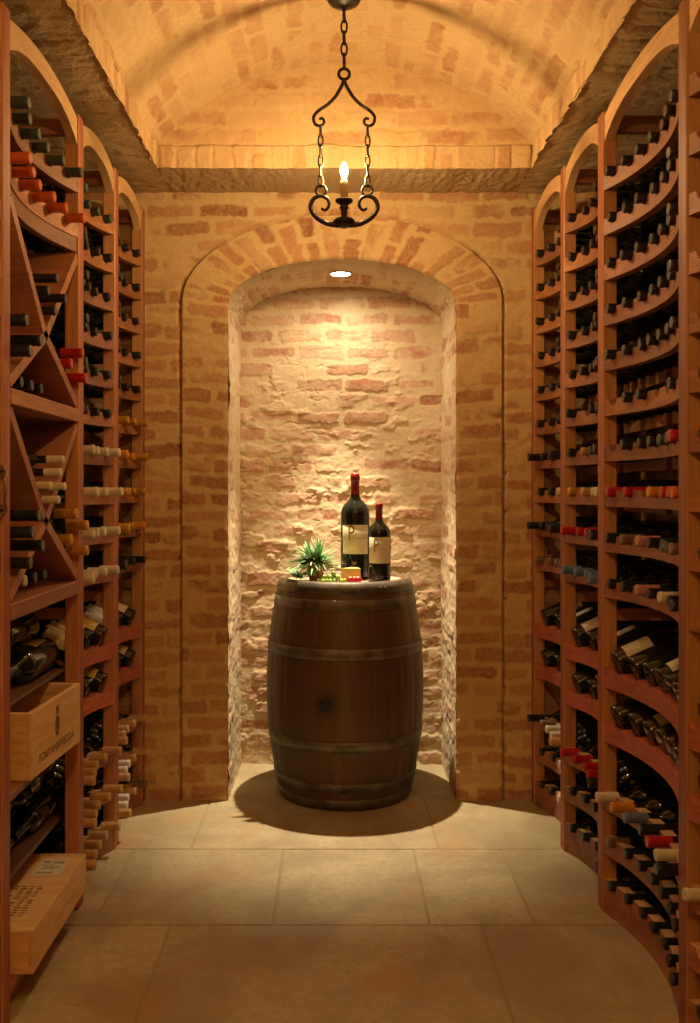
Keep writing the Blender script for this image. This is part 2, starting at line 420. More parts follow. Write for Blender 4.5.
# ------------------------------------------------------------------ racks
WR, WL = .83, .787
PH, PT, PD = 2.467, .053, .045       # post height, thickness along y, depth
BOW = .055
def LV(k): return 2.222 - .139 * k   # underside of cradle board k (0 = top)
def wf(side, D, d0, d1, bow=BOW):
    w = WR if side > 0 else WL
    t = (D - (d0 + d1) / 2) / ((d1 - d0) / 2)
    return w + .004 + bow * (1 - t * t)
def slots(d0, d1):
    n = int(round((d1 - d0) / .0868)); p = (d1 - d0) / n
    return [d0 + p * (i + .5) for i in range(n)], p
def board_curve(side, d0, d1, zb, zt_f, th=.028, off=0.0, bow=BOW, n=None, top_mi=0):
    """a board bowed in plan; zt_f(D) its top edge"""
    mb = MB(); n = n or int((d1 - d0) / .0035)
    vs = []
    for i in range(n + 1):
        D = d0 + (d1 - d0) * i / n; w = wf(side, D, d0, d1, bow) + off; zt = zt_f(D); zb_ = zb(D) if callable(zb) else zb
        vs += [(side * w, D, zb_), (side * (w + th), D, zb_), (side * (w + th), D, zt), (side * w, D, zt)]
    fs = []
    for i in range(n):
        a, b = i * 4, i * 4 + 4
        for k in range(4):
            k2 = (k + 1) % 4
            f = (a + k, a + k2, b + k2, b + k)
            fs.append(f if side > 0 else f[::-1])
    fs += [(0, 1, 2, 3)[::-1], tuple(n * 4 + k for k in range(4))]
    mb.add(vs, fs)
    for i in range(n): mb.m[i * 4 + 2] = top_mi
    return mb
def notch_top(zt, cs, r=.0178, dz=.005):
    def f(D):
        for c in cs:
            d = abs(D - c)
            if d < r: return min(zt, zt - dz - math.sqrt(r * r - d * d))
        return zt
    return f
TH = .050                                   # height of a cradle board
def neck_z(k): return LV(k) + TH - .005
def peg_z(j): return (.374, .238, .105)[j]
ORD = ['first', 'second', 'third', 'fourth', 'fifth', 'sixth', 'seventh', 'eighth', 'ninth', 'tenth']
TILT = math.radians(24)
def rack(side, c_near, c_far, label, near_post=False, diamonds=False):
    d0, d1 = c_near + PT / 2, c_far - PT / 2
    w = WR if side > 0 else WL
    t = empty('wine_rack', (side * (w + .15), (d0 + d1) / 2, 0), label=label, cat='wine rack', group='tall wine racks along the cellar walls')
    inv = Matrix.Translation(t.location).inverted()
    def put(mb, name, mat, lab=None, par=None):
        o = mb.build(name, mat); o.parent = par or t; o.matrix_parent_inverse = inv
        if lab: o['label'] = lab
        return o
    for c in ([c_far] + ([c_near] if near_post else [])):
        mb = MB(); mb.box((side * w, c - PT / 2, 0), (side * (w + PD), c + PT / 2, PH), 0, .003)
        for fi in ([1] if side < 0 else [0]): mb.m[fi] = 1
        put(mb, 'post', [W['postz'], W['edge']])
        mb = MB(); mb.box((side * (w + .295), c - PT / 2, 0), (side * (w + .295 + .035), c + PT / 2, PH - .01), 0, .002); put(mb, 'rear_post', W['postz'])
        mb = MB(); mb.box((side * (w + PD + .0005), c - .012, PH - .058), (side * (w + .2945), c + .012, PH - .008)); put(mb, 'top_rail', W['redx'])
        mb = MB(); mb.box((side * (w + PD + .0005), c - .010, LV(9) - .075), (side * (w + .2945), c + .010, LV(9) - .04)); put(mb, 'side_rail', W['redx'])
    # arched header
    mb = MB(); n = 40; vs = []
    for i in range(n + 1):
        D = d0 + (d1 - d0) * i / n; q = abs(2 * i / n - 1)
        zb = 2.372 + .060 * (1 - q ** 3); zt = 2.452 + .036 * (1 - q ** 2)
        for (ww, zz) in ((w + .006, zb), (w + .034, zb), (w + .034, zt), (w + .006, zt)): vs.append((side * ww, D, zz))
    fs = []
    for i in range(n):
        a, b = i * 4, i * 4 + 4
        for k in range(4):
            f = (a + k, a + (k + 1) % 4, b + (k + 1) % 4, b + k); fs.append(f if side > 0 else f[::-1])
    fs += [(3, 2, 1, 0), tuple(n * 4 + k for k in range(4))]
    mb.add(vs, fs); put(mb, 'arched_header', W['lathy'], 'pale arched header board')
    cs, p = slots(d0, d1)
    if diamonds:
        cs = [d0 + (d1 - d0) * (i + .5) / 6 for i in range(6)]; p = (d1 - d0) / 6
    def rear(zn):
        mb = MB(); r = .0388; vs = []; n = int((d1 - d0) / .006)
        for i in range(n + 1):
            D = d0 + (d1 - d0) * i / n; top = zn - .030
            for c in cs:
                if abs(D - c) < r: top = min(top, zn - math.sqrt(r * r - (D - c) ** 2))
            for (ww, zz) in ((w + .215, zn - .07), (w + .235, zn - .07), (w + .235, top), (w + .215, top)): vs.append((side * ww, D, zz))
        fs = []
        for i in range(n):
            a, b = i * 4, i * 4 + 4
            for k in range(4):
                f = (a + k, a + (k + 1) % 4, b + (k + 1) % 4, b + k); fs.append(f if side > 0 else f[::-1])
        fs += [(3, 2, 1, 0), tuple(n * 4 + k for k in range(4))]
        mb.add(vs, fs); put(mb, 'rear_cradle', W['redy'])
    rows = range(2) if diamonds else range(10)
    for k in rows:
        zb = LV(k); zt = zb + TH
        put(board_curve(side, d0, d1, zb, notch_top(zt, cs)), 'cradle_board', W['redy'])
        if not (diamonds and k == 1) or True: rear(neck_z(k))
    if not diamonds:
        for zt0 in (.755, .589):
            pk = lambda D, z=zt0: z - .017 * math.sqrt(max(0, 1 - (min(abs(D - c) for c in cs) / (p / 2)) ** 2))
            put(board_curve(side, d0, d1, zt0 - .062, pk), 'display_board', W['display'], 'reddish scalloped front board')
            zc0 = zt0 + .0185                                    # centre of a bottle's base
            # sloping bed
            mb = MB(); vs = []; n = 24; ta = math.tan(TILT)
            for i in range(n + 1):
                D = d0 + (d1 - d0) * i / n; a = wf(side, D, d0, d1) + .032; bz = zc0 - (.0385 / math.cos(TILT)) + (a - (wf(side, D, d0, d1) + .008)) * ta
                e = w + .29; ez = bz + (e - a) * ta
                for (ww, zz) in ((a, bz - .012), (e, ez - .012), (e, ez), (a, bz)): vs.append((side * ww, D, zz))
            fs = []
            for i in range(n):
                a_, b_ = i * 4, i * 4 + 4
                for k in range(4):
                    f = (a_ + k, a_ + (k + 1) % 4, b_ + (k + 1) % 4, b_ + k); fs.append(f if side > 0 else f[::-1])
            fs += [(3, 2, 1, 0), tuple(n * 4 + k for k in range(4))]
            mb.add(vs, fs); put(mb, 'display_bed', W['redy'])
        for j in range(3):
            zt = peg_z(j)
            put(board_curve(side, d0, d1, 0.0 if j == 2 else zt - .056, notch_top(zt, cs), th=.034, top_mi=1), 'cradle_board', [W['redy'], W['lathy']])  # tooth tops coloured paler than the board, painting in the light from above
            rear(zt - .005)
    return t, d0, d1, cs, p, put

RP = [1.53, 2.21, 2.89, 3.37, 3.867]        # post centres of the wall facing the crates
LP = [1.60, 2.243, 2.91, 3.387, 3.865]
racks = {}
racks['R1'] = rack(1, RP[3], RP[4], 'narrow redwood rack bay in the corner, across from the amber-capped bottles')
racks['R2'] = rack(1, RP[2], RP[3], 'middle redwood rack bay with a blue-capped row, across from the crates')
racks['R3'] = rack(1, RP[1], RP[2], 'wide redwood rack bay of curved rows directly facing the two wooden crates')
racks['R4'] = rack(1, RP[0], RP[1], 'redwood rack bay cut off by the right edge of the photo', near_post=True)
racks['L1'] = rack(-1, LP[3], LP[4], 'narrow redwood rack bay in the corner with gold and amber capped rows')
racks['L2'] = rack(-1, LP[2], LP[3], 'redwood rack bay with cream-capped rows, right beside the diamond bins')
racks['L3'] = rack(-1, LP[1], LP[2], 'wide redwood rack bay with X-shaped diamond bins above the wooden crates', diamonds=True)
racks['L4'] = rack(-1, LP[0], LP[1], 'redwood rack bay cut off by the left edge of the photo', near_post=True)
# closing posts need the wall side: a thin scribe board at the far corners
# ---- diamond bins of L3
t3, d0, d1, cs3, p3, put3 = racks['L3']
X1T, X1C, X1B = LV(1) - .004, 1.725, 1.552
X2T, X2C, X2B = 1.508, 1.212, 1.022
DC = (d0 + d1) / 2 - .012
def pbox(name, lo, hi, mat, ch=.002, lab=None):
    mb = MB(); mb.box(lo, hi, 0, ch); return put3(mb, name, mat, lab)
def arm(a, b, th=.028, w0=.004, w1=.27, name='diamond_board'):
    (ya, za), (yb, zb) = a, b
    dx, dz = yb - ya, zb - za; l = math.hypot(dx, dz); nx, nz = -dz / l * th / 2, dx / l * th / 2
    x0, x1 = -(WL + w0), -(WL + w1)
    mb = MB()
    pr = [(ya + nx, za + nz), (yb + nx, zb + nz), (yb - nx, zb - nz), (ya - nx, za - nz)]
    vs = [(x0, y, z) for y, z in pr] + [(x1, y, z) for y, z in pr]
    mb.add(vs, [(0, 1, 2, 3), (7, 6, 5, 4)] + [(i, i + 4, (i + 1) % 4 + 4, (i + 1) % 4) for i in range(4)])
    put3(mb, name, W['redx'])
mb = board_curve(-1, d0, d1, LV(1) - .045, lambda D: LV(1) - .001, th=.022, off=.004)
put3(mb, 'bin_header', W['redy'])
for T_, C_, B_ in ((X1T - .05, X1C, X1B), (X2T, X2C, X2B)):
    e = .012
    arm((d0 + .010, T_ - .010), (DC, C_)); arm((d1 - .010, T_ - .010), (DC, C_))
    arm((d0 + .010, B_ + .014), (DC, C_)); arm((d1 - .010, B_ + .014), (DC, C_))
pbox('bin_shelf', (-(WL - .002), d0 + .0005, X1B - .042), (-(WL + .29), d1 - .0005, X1B - .002), W['redy'])
pbox('bin_shelf', (-(WL - .002), d0 + .0005, X2B - .042), (-(WL + .29), d1 - .0005, X2B - .002), W['redy'])
pbox('crate_shelf', (-(WL + .002), d0 + .0005, .535), (-(WL + .29), d1 - .0005, .556), W['redy'])
pbox('bottle_shelf', (-(WL + .06), d0 + .0005, .275), (-(WL + .29), d1 - .0005, .290), W['dark'])
pbox('base_shelf', (-(WL + .001), d0 + .0005, .070), (-(WL + .29), d1 - .0005, .093), W['redy'])
pbox('kick_board', (-(WL + .03), d0 + .0005, .0), (-(WL + .05), d1 - .0005, .069), W['redy'])
pbox('bottle_shelf', (-(WL + .045), d0 + .0005, .738), (-(WL + .29), d1 - .0005, .748), W['dark'])

# ------------------------------------------------------------------ bottles
PROF = [(0, .006), (.024, .002), (.034, .0), (.0368, .004), (.0375, .012), (.0375, .165), (.0362, .178), (.030, .192), (.021, .204), (.0158, .213), (.0143, .224), (.0141, .311), (0, .313)]
CAPP = [(.0148, .250), (.0149, .257), (.0147, .304), (.0155, .3055), (.0155, .3140), (.0142, .3162), (.010, .3156), (0, .3156)]
def lathe_mesh(name, prof, mat, seg=20, a0=0.0, a1=2 * PI):
    mb = MB(); mb.lathe(prof, seg, a0=a0, a1=a1); o = mb.build(name, mat)
    me = o.data; bpy.data.objects.remove(o); return me
G_ME = [lathe_mesh('wine_bottle', PROF, M_glass), lathe_mesh('wine_bottle', PROF, M_glass2)]
CAP_ME = {k: lathe_mesh('capsule', CAPP, m, 18) for k, m in CAP.items()}
LAB_ME = {k: lathe_mesh('label', [(.0379, .035), (.0381, .037), (.0381, .118), (.0379, .12)], m, 14, -1.5, 1.5) for k, m in (('y', M_lab_y), ('c', M_lab_c))}
CW = {'black': 'black-capped', 'green': 'dark-green-capped', 'orange': 'orange-capped', 'red': 'red-capped', 'white': 'cream-capped', 'tan': 'tan-capped',
      'gold': 'gold-capped', 'amber': 'amber-capped', 'blue': 'blue-capped', 'brown': 'brown-capped', 'pink': 'pink-capped'}
stuff = {}                                    # far bottles gathered as stuff
STUFF = MB(); SM = [M_glass] + [CAP[k] for k in CAP] + [M_lab_y, M_lab_c]; SMI = {k: i + 1 for i, k in enumerate(CAP)}
BR_ = random.Random(5)
def bottle(base, d, cap, label, group, scale=1.0, lab=None, gi=0, roll=None):
    """base point, unit direction towards the mouth"""
    q = Vector(d).to_track_quat('Z', 'X')
    o = bpy.data.objects.new('wine_bottle', G_ME[gi]); COL.objects.link(o)
    o.location = base; o.rotation_mode = 'QUATERNION'; o.rotation_quaternion = q; o.scale = (scale,) * 3
    tag(o, label, 'wine bottle', group)
    c = bpy.data.objects.new('capsule', CAP_ME[cap]); COL.objects.link(c); c.parent = o
    if lab:
        # turn the label patch (centred on local +x) to the sky
        l = bpy.data.objects.new('label', LAB_ME[lab]); COL.objects.link(l); l.parent = o
        up = q.inverted() @ Vector((0, 0, 1)); l.rotation_euler = (0, 0, math.atan2(up.y, up.x) + (roll or 0))
    return o
def bottle_stuff(base, d, cap, lab=None):
    q = Vector(d).to_track_quat('Z', 'X')
    STUFF.lathe(PROF, 14, 0, base, q=q); STUFF.lathe(CAPP, 12, SMI[cap], base, q=q)
    if lab:
        up = q.inverted() @ Vector((0, 0, 1)); a = math.atan2(up.y, up.x)
        STUFF.lathe([(.0379, .035), (.0381, .037), (.0381, .118), (.0379, .12)], 10, len(SM) - (2 if lab == 'y' else 1), base, a0=a - 1.5, a1=a + 1.5, q=q)
ROWN = ['topmost curved row', 'second row down', 'third row down', 'fourth row down', 'fifth row down', 'sixth row down', 'seventh row down', 'eighth row down', 'ninth row down', 'tenth row down',
        'upper slanted row', 'lower slanted row', 'third row above the floor', 'second row above the floor', 'row just above the floor']
def fill(key, side, rows, where, as_stuff=False, only=None, prot=None):
    t, d0, d1, cs, p, _ = racks[key]
    cs = cs[::-1]                               # counted from the far post
    for ri, spec in rows.items():
        for i, cap in enumerate(spec):
            if not cap or i >= len(cs): continue
            if only is not None and i not in only: continue
            D = cs[i]; w = wf(side, D, d0, d1)
            if ri in (10, 11):
                zb = (.755, .589)[ri - 10] + .0185
                d = Vector((side * math.cos(TILT), 0, math.sin(TILT)))
                base = (side * (w + .008), D, zb + .0006)
                lab = spec_label.get((key, ri), 'c')
                if isinstance(lab, (list, tuple)): lab = lab[i % len(lab)]
            else:
                pr = (prot or {}).get(ri, .020 if ri < 12 else .008) + BR_.uniform(-.005, .007)
                z = neck_z(ri) if ri < 10 else peg_z(ri - 12) - .005
                if ri >= 12: pr += .006
                d = Vector((-side, 0, 0)); base = (side * (w - pr + .3162), D, z + .0002); lab = None
            if as_stuff: bottle_stuff(base, d, cap, lab)
            else:
                label = f"{CW[cap]} bottle, {ORD[i]} from the far post, {ROWN[ri]}, {where}"
                bottle(base, d, cap, label, 'wine bottles in the ' + where, lab=lab, gi=BR_.randint(0, 1))
K = 'black'; spec_label = {('L2', 10): 'y', ('L2', 11): 'y', ('L1', 10): 'c', ('L1', 11): 'c', ('R3', 10): ['c', None, None, 'c', None, None, None], ('R3', 11): [None, None, 'c', None, None, None, None],
                           ('R2', 10): ['c', None, None], ('R2', 11): [None, 'c', None], ('R1', 10): [None, 'c'], ('R1', 11): None}
fill('R3', 1, {0: [K] * 7, 1: [K] * 7, 2: [K] * 7, 3: [K, K, K, 'black', K, K, K], 4: [K] * 7, 5: [None, K, K, None, None, K, None], 6: [None, K, K, K, 'green', K, 'red'],
     7: ['red', 'red', None, 'amber', 'red', 'red', 'orange'], 8: [K, 'brown', 'pink', K, K, K, 'brown'], 9: [K, K, 'pink', K, 'white', K, K],
     10: [K] * 7, 11: [K] * 7, 12: ['white', 'amber', 'blue', K, 'red', 'white', K], 13: ['brown'] + [K] * 6, 14: [K] * 7}, 'widest bay facing crates',
     prot={12: .048})
fill('R2', 1, {0: [K] * 5, 1: [K] * 5, 2: [K] * 5, 3: [K] * 5, 4: [K] * 5, 5: [K, None, K, K, None], 6: [K, 'gold', 'green', 'green', K], 7: ['gold', 'tan', 'white', K, 'white'],
     8: ['red', 'red', 'red', K, K], 9: ['blue'] * 5, 10: [K] * 5, 11: [K] * 5, 12: ['red', 'red', 'red', 'red', K], 13: [K] * 5, 14: [K] * 5}, 'blue-capped row bay',
     prot={8: .038, 9: .045, 12: .042})
fill('L2', -1, {0: ['green'] * 5, 1: [K] * 5, 2: [K] * 5, 3: [K] * 5, 4: [K] * 5, 5: [K, K, K, K, None], 6: ['white', 'white', 'white', 'white', None], 7: ['white'] * 5, 8: ['white', 'white', 'white', 'white', None],
     9: ['white'] * 5, 10: [K] * 5, 11: [K] * 5, 12: ['tan'] * 5, 13: ['tan'] * 5, 14: ['tan'] * 5}, 'bay beside diamond bins',
     prot={6: .05, 7: .055, 8: .05, 9: .05, 12: .046, 13: .050, 14: .050})
fill('L3', -1, {0: ['green'] * 6, 1: ['orange'] * 6}, 'crate bay', prot={0: .045, 1: .055})
fill('L1', -1, {0: [K] * 5, 1: [K] * 5, 2: [K] * 5, 3: [K] * 5, 4: [K] * 5, 5: ['gold', 'gold', 'gold', None, None], 6: ['gold', 'amber', 'amber', 'amber', 'amber'], 7: ['gold'] * 5, 8: ['amber', 'gold', 'amber', 'amber', 'gold'],
     9: [K, K, K, K, K], 10: [K] * 5, 11: [K] * 5, 12: ['tan'] * 5, 13: ['tan', 'tan', 'white', 'white', 'tan'], 14: ['brown', 'tan', 'white', 'white', 'tan']}, '', as_stuff=True,
     prot={5: .05, 6: .05, 7: .05, 8: .05, 9: .05, 12: .045, 13: .048, 14: .048})
fill('R1', 1, {0: [K] * 5, 1: [K] * 5, 2: [K] * 5, 3: [K] * 5, 4: [K] * 5, 5: [K, K, K, None, K], 6: [K] * 5, 7: [K, K, 'tan', 'gold', 'tan'], 8: [K] * 5, 9: ['brown'] * 4 + [None],
     10: [K] * 5, 11: [K] * 5, 12: [K, 'brown', 'white', 'white', 'tan'], 13: [K, K, 'white', 'white', K], 14: [K, K, 'white', 'white', K]}, '', as_stuff=True,
     prot={6: .055, 8: .055, 12: .05})
fill('R4', 1, {**{k: [None if k in (1, 4, 7, 13) else K] + [K] * 6 for k in range(15)}, 12: ['white'] + [K] * 6}, '', as_stuff=True, prot={**{k: .002 for k in range(15)}, 12: .03})
fill('L4', -1, {k: [K] * 7 for k in range(15)}, '', as_stuff=True, prot={k: -.008 for k in range(15)})
# bottles in the diamond bins
def binb(D, z, cap, label, prot=.03, grp='bottles stacked in the diamond bins', sc_=1.0):
    prot -= .012
    bottle((-(WL - prot + .3162 * sc_), D, z), Vector((1, 0, 0)), cap, label, grp, scale=sc_, gi=BR_.randint(0, 1))
def vstack(C_, top, items, cap, where, sc_=1.0):
    s = math.atan2(top - .010 - C_, (d1 - .004) - DC); s2 = math.atan2(top - .010 - C_, DC - (d0 + .004))
    r = .0382 * sc_
    hh = (r + .0142) / math.cos((s + s2) / 2) / 1.0
    for n, (i, j, cp, pr) in enumerate(items):
        y = DC + (i * math.cos(s) - j * math.cos(s2)) * 2 * r; z = C_ + .004 + hh + (i * math.sin(s) + j * math.sin(s2)) * 2 * r
        nm = {(0, 0): 'lowest', (1, 0): 'on the far slope', (0, 1): 'on the near slope', (1, 1): 'in the middle of the second layer', (2, 0): 'second up the far slope', (2, 1): 'topmost', (0, 2): 'second up the near slope'}[(i, j)]
        binb(y, z, cp, f"{CW[cp]} bottle {nm} in the {where}", pr, sc_=sc_)
vstack(X1C, X1T - .05, [(0, 0, K, .035), (1, 0, K, .05), (0, 1, K, .03), (1, 1, K, .04)], K, 'upper V-shaped diamond bin', .85)
vstack(X2C, X2T, [(0, 0, 'white', .045), (1, 0, 'white', .05), (0, 1, 'white', .035), (1, 1, 'white', .05), (2, 1, 'white', .045)], 'white', 'lower V-shaped diamond bin', .72)
def corner(C_, B_, sgn, items, where):
    """bottles in the side triangles, in the corner of the post (sgn +1 = far) and the lower board, and up its slope"""
    yp = d1 if sgn > 0 else d0
    L_ = abs(yp - sgn * .006 - DC); sl = math.atan2(C_ - B_ - .014, L_); r = .0382
    for n, (k, up, cp, pr) in enumerate(items):
        off = r + .001 + k * 2 * r * math.cos(sl)
        y = yp - sgn * off
        z = B_ + .014 + (off - .006) * math.tan(sl) + (.0142 + r) / math.cos(sl) + .001
        if up: y = yp - sgn * (r + .001 + (k * 2 + 0) * r * math.cos(sl)); z += up * 2 * r
        nm = ['lowest', 'second', 'third', 'fourth', 'fifth'][n]
        binb(y, z, cp, f"{CW[cp]} bottle, {nm} of the heap in the {where}", pr)
corner(X1C, X1B, 1, [(0, 0, 'red', .045), (0, 1, 'red', .035), (1, 0, 'red', .02)], 'upper side bin by the inner post')
corner(X1C, X1B, -1, [(0, 0, K, .05), (1, 0, K, .055), (0, 1, K, .04)], 'upper side bin by the outer post')
corner(X2C, X2B, 1, [(0, 0, 'gold', .05), (1, 0, 'gold', .02), (0, 1, 'gold', .05), (1, 1, 'gold', .035)], 'lower side bin by the inner post')
corner(X2C, X2B, -1, [(0, 0, K, .05), (1, 0, K, .06), (0, 1, K, .055), (1, 1, K, .05)], 'lower side bin by the outer post')
for n, y in enumerate((DC - .085, DC + .0, DC + .085)):
    binb(y, X1B - .002 + .0382, K, f"black-capped bottle, {ORD[n]} from the outer post, lying on the upper bin shelf", -.03)
for n, y in enumerate((DC - .085, DC + .0, DC + .085)):
    binb(y, X2B - .002 + .0382, ('white', K, K)[n], f"dark bottle, {ORD[n]} from the outer post, lying on the lower bin shelf", -.02)
# large-format bottle lying crosswise over the cream-capped ones
bottle((-(WL + .17), DC - .174, X2C + .244), Vector((0, 1, 0)), 'green', 'large dark green bottle lying crosswise above the cream-capped bottles', None, scale=1.1)
# big bottles lying lengthwise above the open crate, necks towards the entrance
for n, (xo_, zo_, yo_, lb, w1) in enumerate(((.105, 0, 0, 'y', 'front bottom'), (.207, 0, .01, None, 'back bottom'), (.156, .0878, .035, 'y', 'topmost'))):
    bottle((-(WL + xo_), d1 - .012 - yo_, .7482 + .0375 * 1.34 + zo_), Vector((0, -1, 0)), K, f"large dark bottle lying lengthwise above the open crate, {w1} of three",
           'large bottles above the open crate', scale=1.34, lab=lb, roll=1.0)

# bottles lying bases out on the shelf between the crates
for r_ in range(3):
    for c_ in range(2):
        for n in range(2):
            if r_ == 2 and c_ == 1: continue
            y0_ = d0 + (.004 if n == 0 else .318) + (.04 if r_ == 1 and n == 0 else 0) * 0
            if n == 1 and d1 - y0_ < .32: y0_ = d1 - .319
            up_ = r_ * .0665; xo_ = .105 + c_ * .078 + (.039 if r_ == 1 else 0)
            o = bottle((-(WL + xo_), (y0_ if n == 0 else y0_ + .3165), .2905 + .0379 + up_), Vector((0, 1 if n == 0 else -1, 0)), K,
               f"dark bottle lying lengthwise between the crates, {('bottom', 'middle', 'top')[r_]} layer, {('outer', 'inner')[n]} end, {('front', 'back')[c_]} row",
               'bottles stacked between the crates', lab='c' if (n + r_) % 2 == 0 else None, scale=.91, roll=0)
so = STUFF.build('wine_bottle', SM); tag(so, 'rest of the wine bottles, in the corner bays and those cut off by the photo', 'wine bottle', None, 'stuff')

# ------------------------------------------------------------------ text helper
def text_mesh(txt, size, name, mat, M, parent=None, sx=1.0):
    cu = bpy.data.curves.new('t', 'FONT'); cu.body = txt; cu.size = size; cu.align_x = 'CENTER'; cu.extrude = .0002; cu.resolution_u = 3
    o = bpy.data.objects.new('t', cu); COL.objects.link(o)
    bpy.context.view_layer.update()
    me = bpy.data.meshes.new_from_object(o.evaluated_get(bpy.context.evaluated_depsgraph_get()))
    bpy.data.objects.remove(o)
    me.transform(M @ Matrix.Diagonal((sx, 1, 1, 1)))
    me.materials.clear(); me.materials.append(mat)
    n = bpy.data.objects.new(name, me); COL.objects.link(n)
    if parent: n.parent = parent
    return n
M_ink = plain('stencil_ink', (.22, .14, .07), .8)
M_inkp = plain('label_ink', (.33, .17, .05), .7)

# ------------------------------------------------------------------ crates (local: x = depth from aisle face at 0 going to -x, y along, z up)
def crate_open():
    t = empty('wine_crate', (-.7605, 2.565, .5565), math.radians(-3.5), label='open pine wine crate with a crest stencil on the middle shelf', cat='crate')
    LY, DX, HZ, th = .19, .30, .172, .013
    for nm, lo, hi, m in (('front_panel', (-th, -LY, 0), (0, LY, HZ), W['piney']), ('rear_panel', (-DX, -LY, 0), (-DX + th, LY, HZ), W['piney']),
                       ('end_panel', (-DX + th + .0003, -LY, 0), (-th - .0003, -LY + th, HZ), W['pinex']), ('end_panel', (-DX + th + .0003, LY - th, 0), (-th - .0003, LY, HZ), W['pinex']),
                       ('bottom_panel', (-DX + th + .0003, -LY + th + .0003, .0), (-th - .0003, LY - th - .0003, .01), W['piney'])):
        mb = MB(); mb.box(lo, hi, 0, .0012); mb.build(nm, m, t)
    M = Matrix(((0, 0, 1, .0006), (1, 0, 0, .0), (0, 1, 0, .028), (0, 0, 0, 1)))
    text_mesh('FONTANAFREDDA', .034, 'stencil', M_ink, M, t, .92)
    # crest: crown over a narrow shield
    mb = MB()
    def disc(cy, cz, ry, rz, n=20, inner=0.0, x=.0008):
        vs = [(x, cy + ry * math.cos(2 * PI * k / n), cz + rz * math.sin(2 * PI * k / n)) for k in range(n)]
        vi = [(x, cy + inner * ry * math.cos(2 * PI * k / n), cz + inner * rz * math.sin(2 * PI * k / n)) for k in range(n)]
        if inner: mb.add(vs + vi, [(k, (k + 1) % n, n + (k + 1) % n, n + k) for k in range(n)])
        else: mb.add(vs, [tuple(range(n))])
    disc(.0, .095, .017, .028, inner=.72); disc(.0, .098, .009, .018); disc(0, .090, .005, .026)
    for k in (-1, 0, 1): disc(k * .007, .139 + (.004 if k == 0 else 0), .004, .009, 10)
    mb.box((.0006, -.011, .128), (.0009, .011, .133))
    mb.build('crest_stencil', M_ink, t)
    return t
crate_open()
def crate_closed():
    t = empty('wine_crate', (-.747, 2.565, .0935), 0, label='closed pine wine crate with a white sticker lying flat near the floor', cat='crate')
    LY, DX, HZ, th = .249, .325, .107, .011
    mb = MB(); mb.box((-DX, -LY, HZ - th), (0, LY, HZ), 0, .0015); mb.build('lid', W['pinex'], t)
    for nm, lo, hi, m in (('front_panel', (-th, -LY, 0), (0, LY, HZ - th - .0004), W['piney']), ('rear_panel', (-DX, -LY, 0), (-DX + th, LY, HZ - th - .0004), W['piney']),
                       ('end_panel', (-DX + th + .0003, -LY, 0), (-th - .0003, -LY + th, HZ - th - .0004), W['pinex']), ('end_panel', (-DX + th + .0003, LY - th, 0), (-th - .0003, LY, HZ - th - .0004), W['pinex']),
                       ('bottom_panel', (-DX + th + .0003, -LY + th + .0003, .0), (-th - .0003, LY - th - .0003, .01), W['piney'])):
        mb = MB(); mb.box(lo, hi, 0, .0012); mb.build(nm, m, t)
    # sticker
    mb = MB(); mb.box((-.115, .090, HZ), (-.035, .205, HZ + .0006))
    st = mb.build('sticker', plain('sticker_paper', (.72, .68, .58), .7), t); st['label'] = 'white paper sticker'
    mb = MB(); r = random.Random(3)
    for k, (x0, x1, y0, y1) in enumerate(((-.108, -.055, .100, .112), (-.100, -.060, .130, .136), (-.095, -.050, .142, .150), (-.110, -.070, .158, .162), (-.075, -.045, .170, .188), (-.105, -.085, .175, .190))):
        n = 6
        for q in range(n):
            a = x0 + (x1 - x0) * q / n; b = a + (x1 - x0) / n * r.uniform(.45, .8)
            mb.box((a, y0, HZ + .0006), (b, y1, HZ + .0009))
    mb.build('sticker_print', M_ink, st)
    # worn stencil block
    mb = MB()
    for k in range(4):
        y = -.15 + k * .0
        for q in range(13):
            yy = -.165 + q * .0145
            if r.random() < .85: mb.box((-.135 + k * .022, yy, HZ), (-.135 + k * .022 + r.uniform(.010, .017), yy + r.uniform(.004, .009), HZ + .0004))
    mb.build('worn_stencil', M_ink, t)
crate_closed()
# iron pull handle on the near face of the outer post
mb = MB()
hx, hy = -(WL - .006), LP[1] - PT / 2
pts = []
for k in range(15):
    a = PI * .5 - 2 * PI * k / 14
    pts.append((hx - .004 + .010 * math.cos(a), hy - .014, 1.345 + .012 * math.sin(a)))
mb.tube(pts, .0035, 8)
mb.tube([(hx + .008, hy - .014, 1.342), (hx + .0045, hy - .018, 1.325), (hx + .009, hy - .022, 1.30), (hx + .0045, hy - .018, 1.272), (hx + .008, hy - .014, 1.255)], [.003, .003, .0042, .003, .003], 8)
pts = [(x, y, 2.597 - z) for x, y, z in pts]
mb.tube(pts, .0035, 8)
hd = mb.build('pull_handle', plain('aged_bronze', (.35, .27, .16), .35, .8)); 
tag(hd, 'small bronze pull handle fixed on the outermost rack post', 'handle')
mb = MB(); mb.tube([(hx, hy - .014, 1.345), (-(WL + .006), hy - .0015, 1.345)], .003, 8); mb.tube([(hx, hy - .014, 1.252), (-(WL + .006), hy - .0015, 1.252)], .003, 8)
mb.build('mounting_pin', M_bronze, hd)

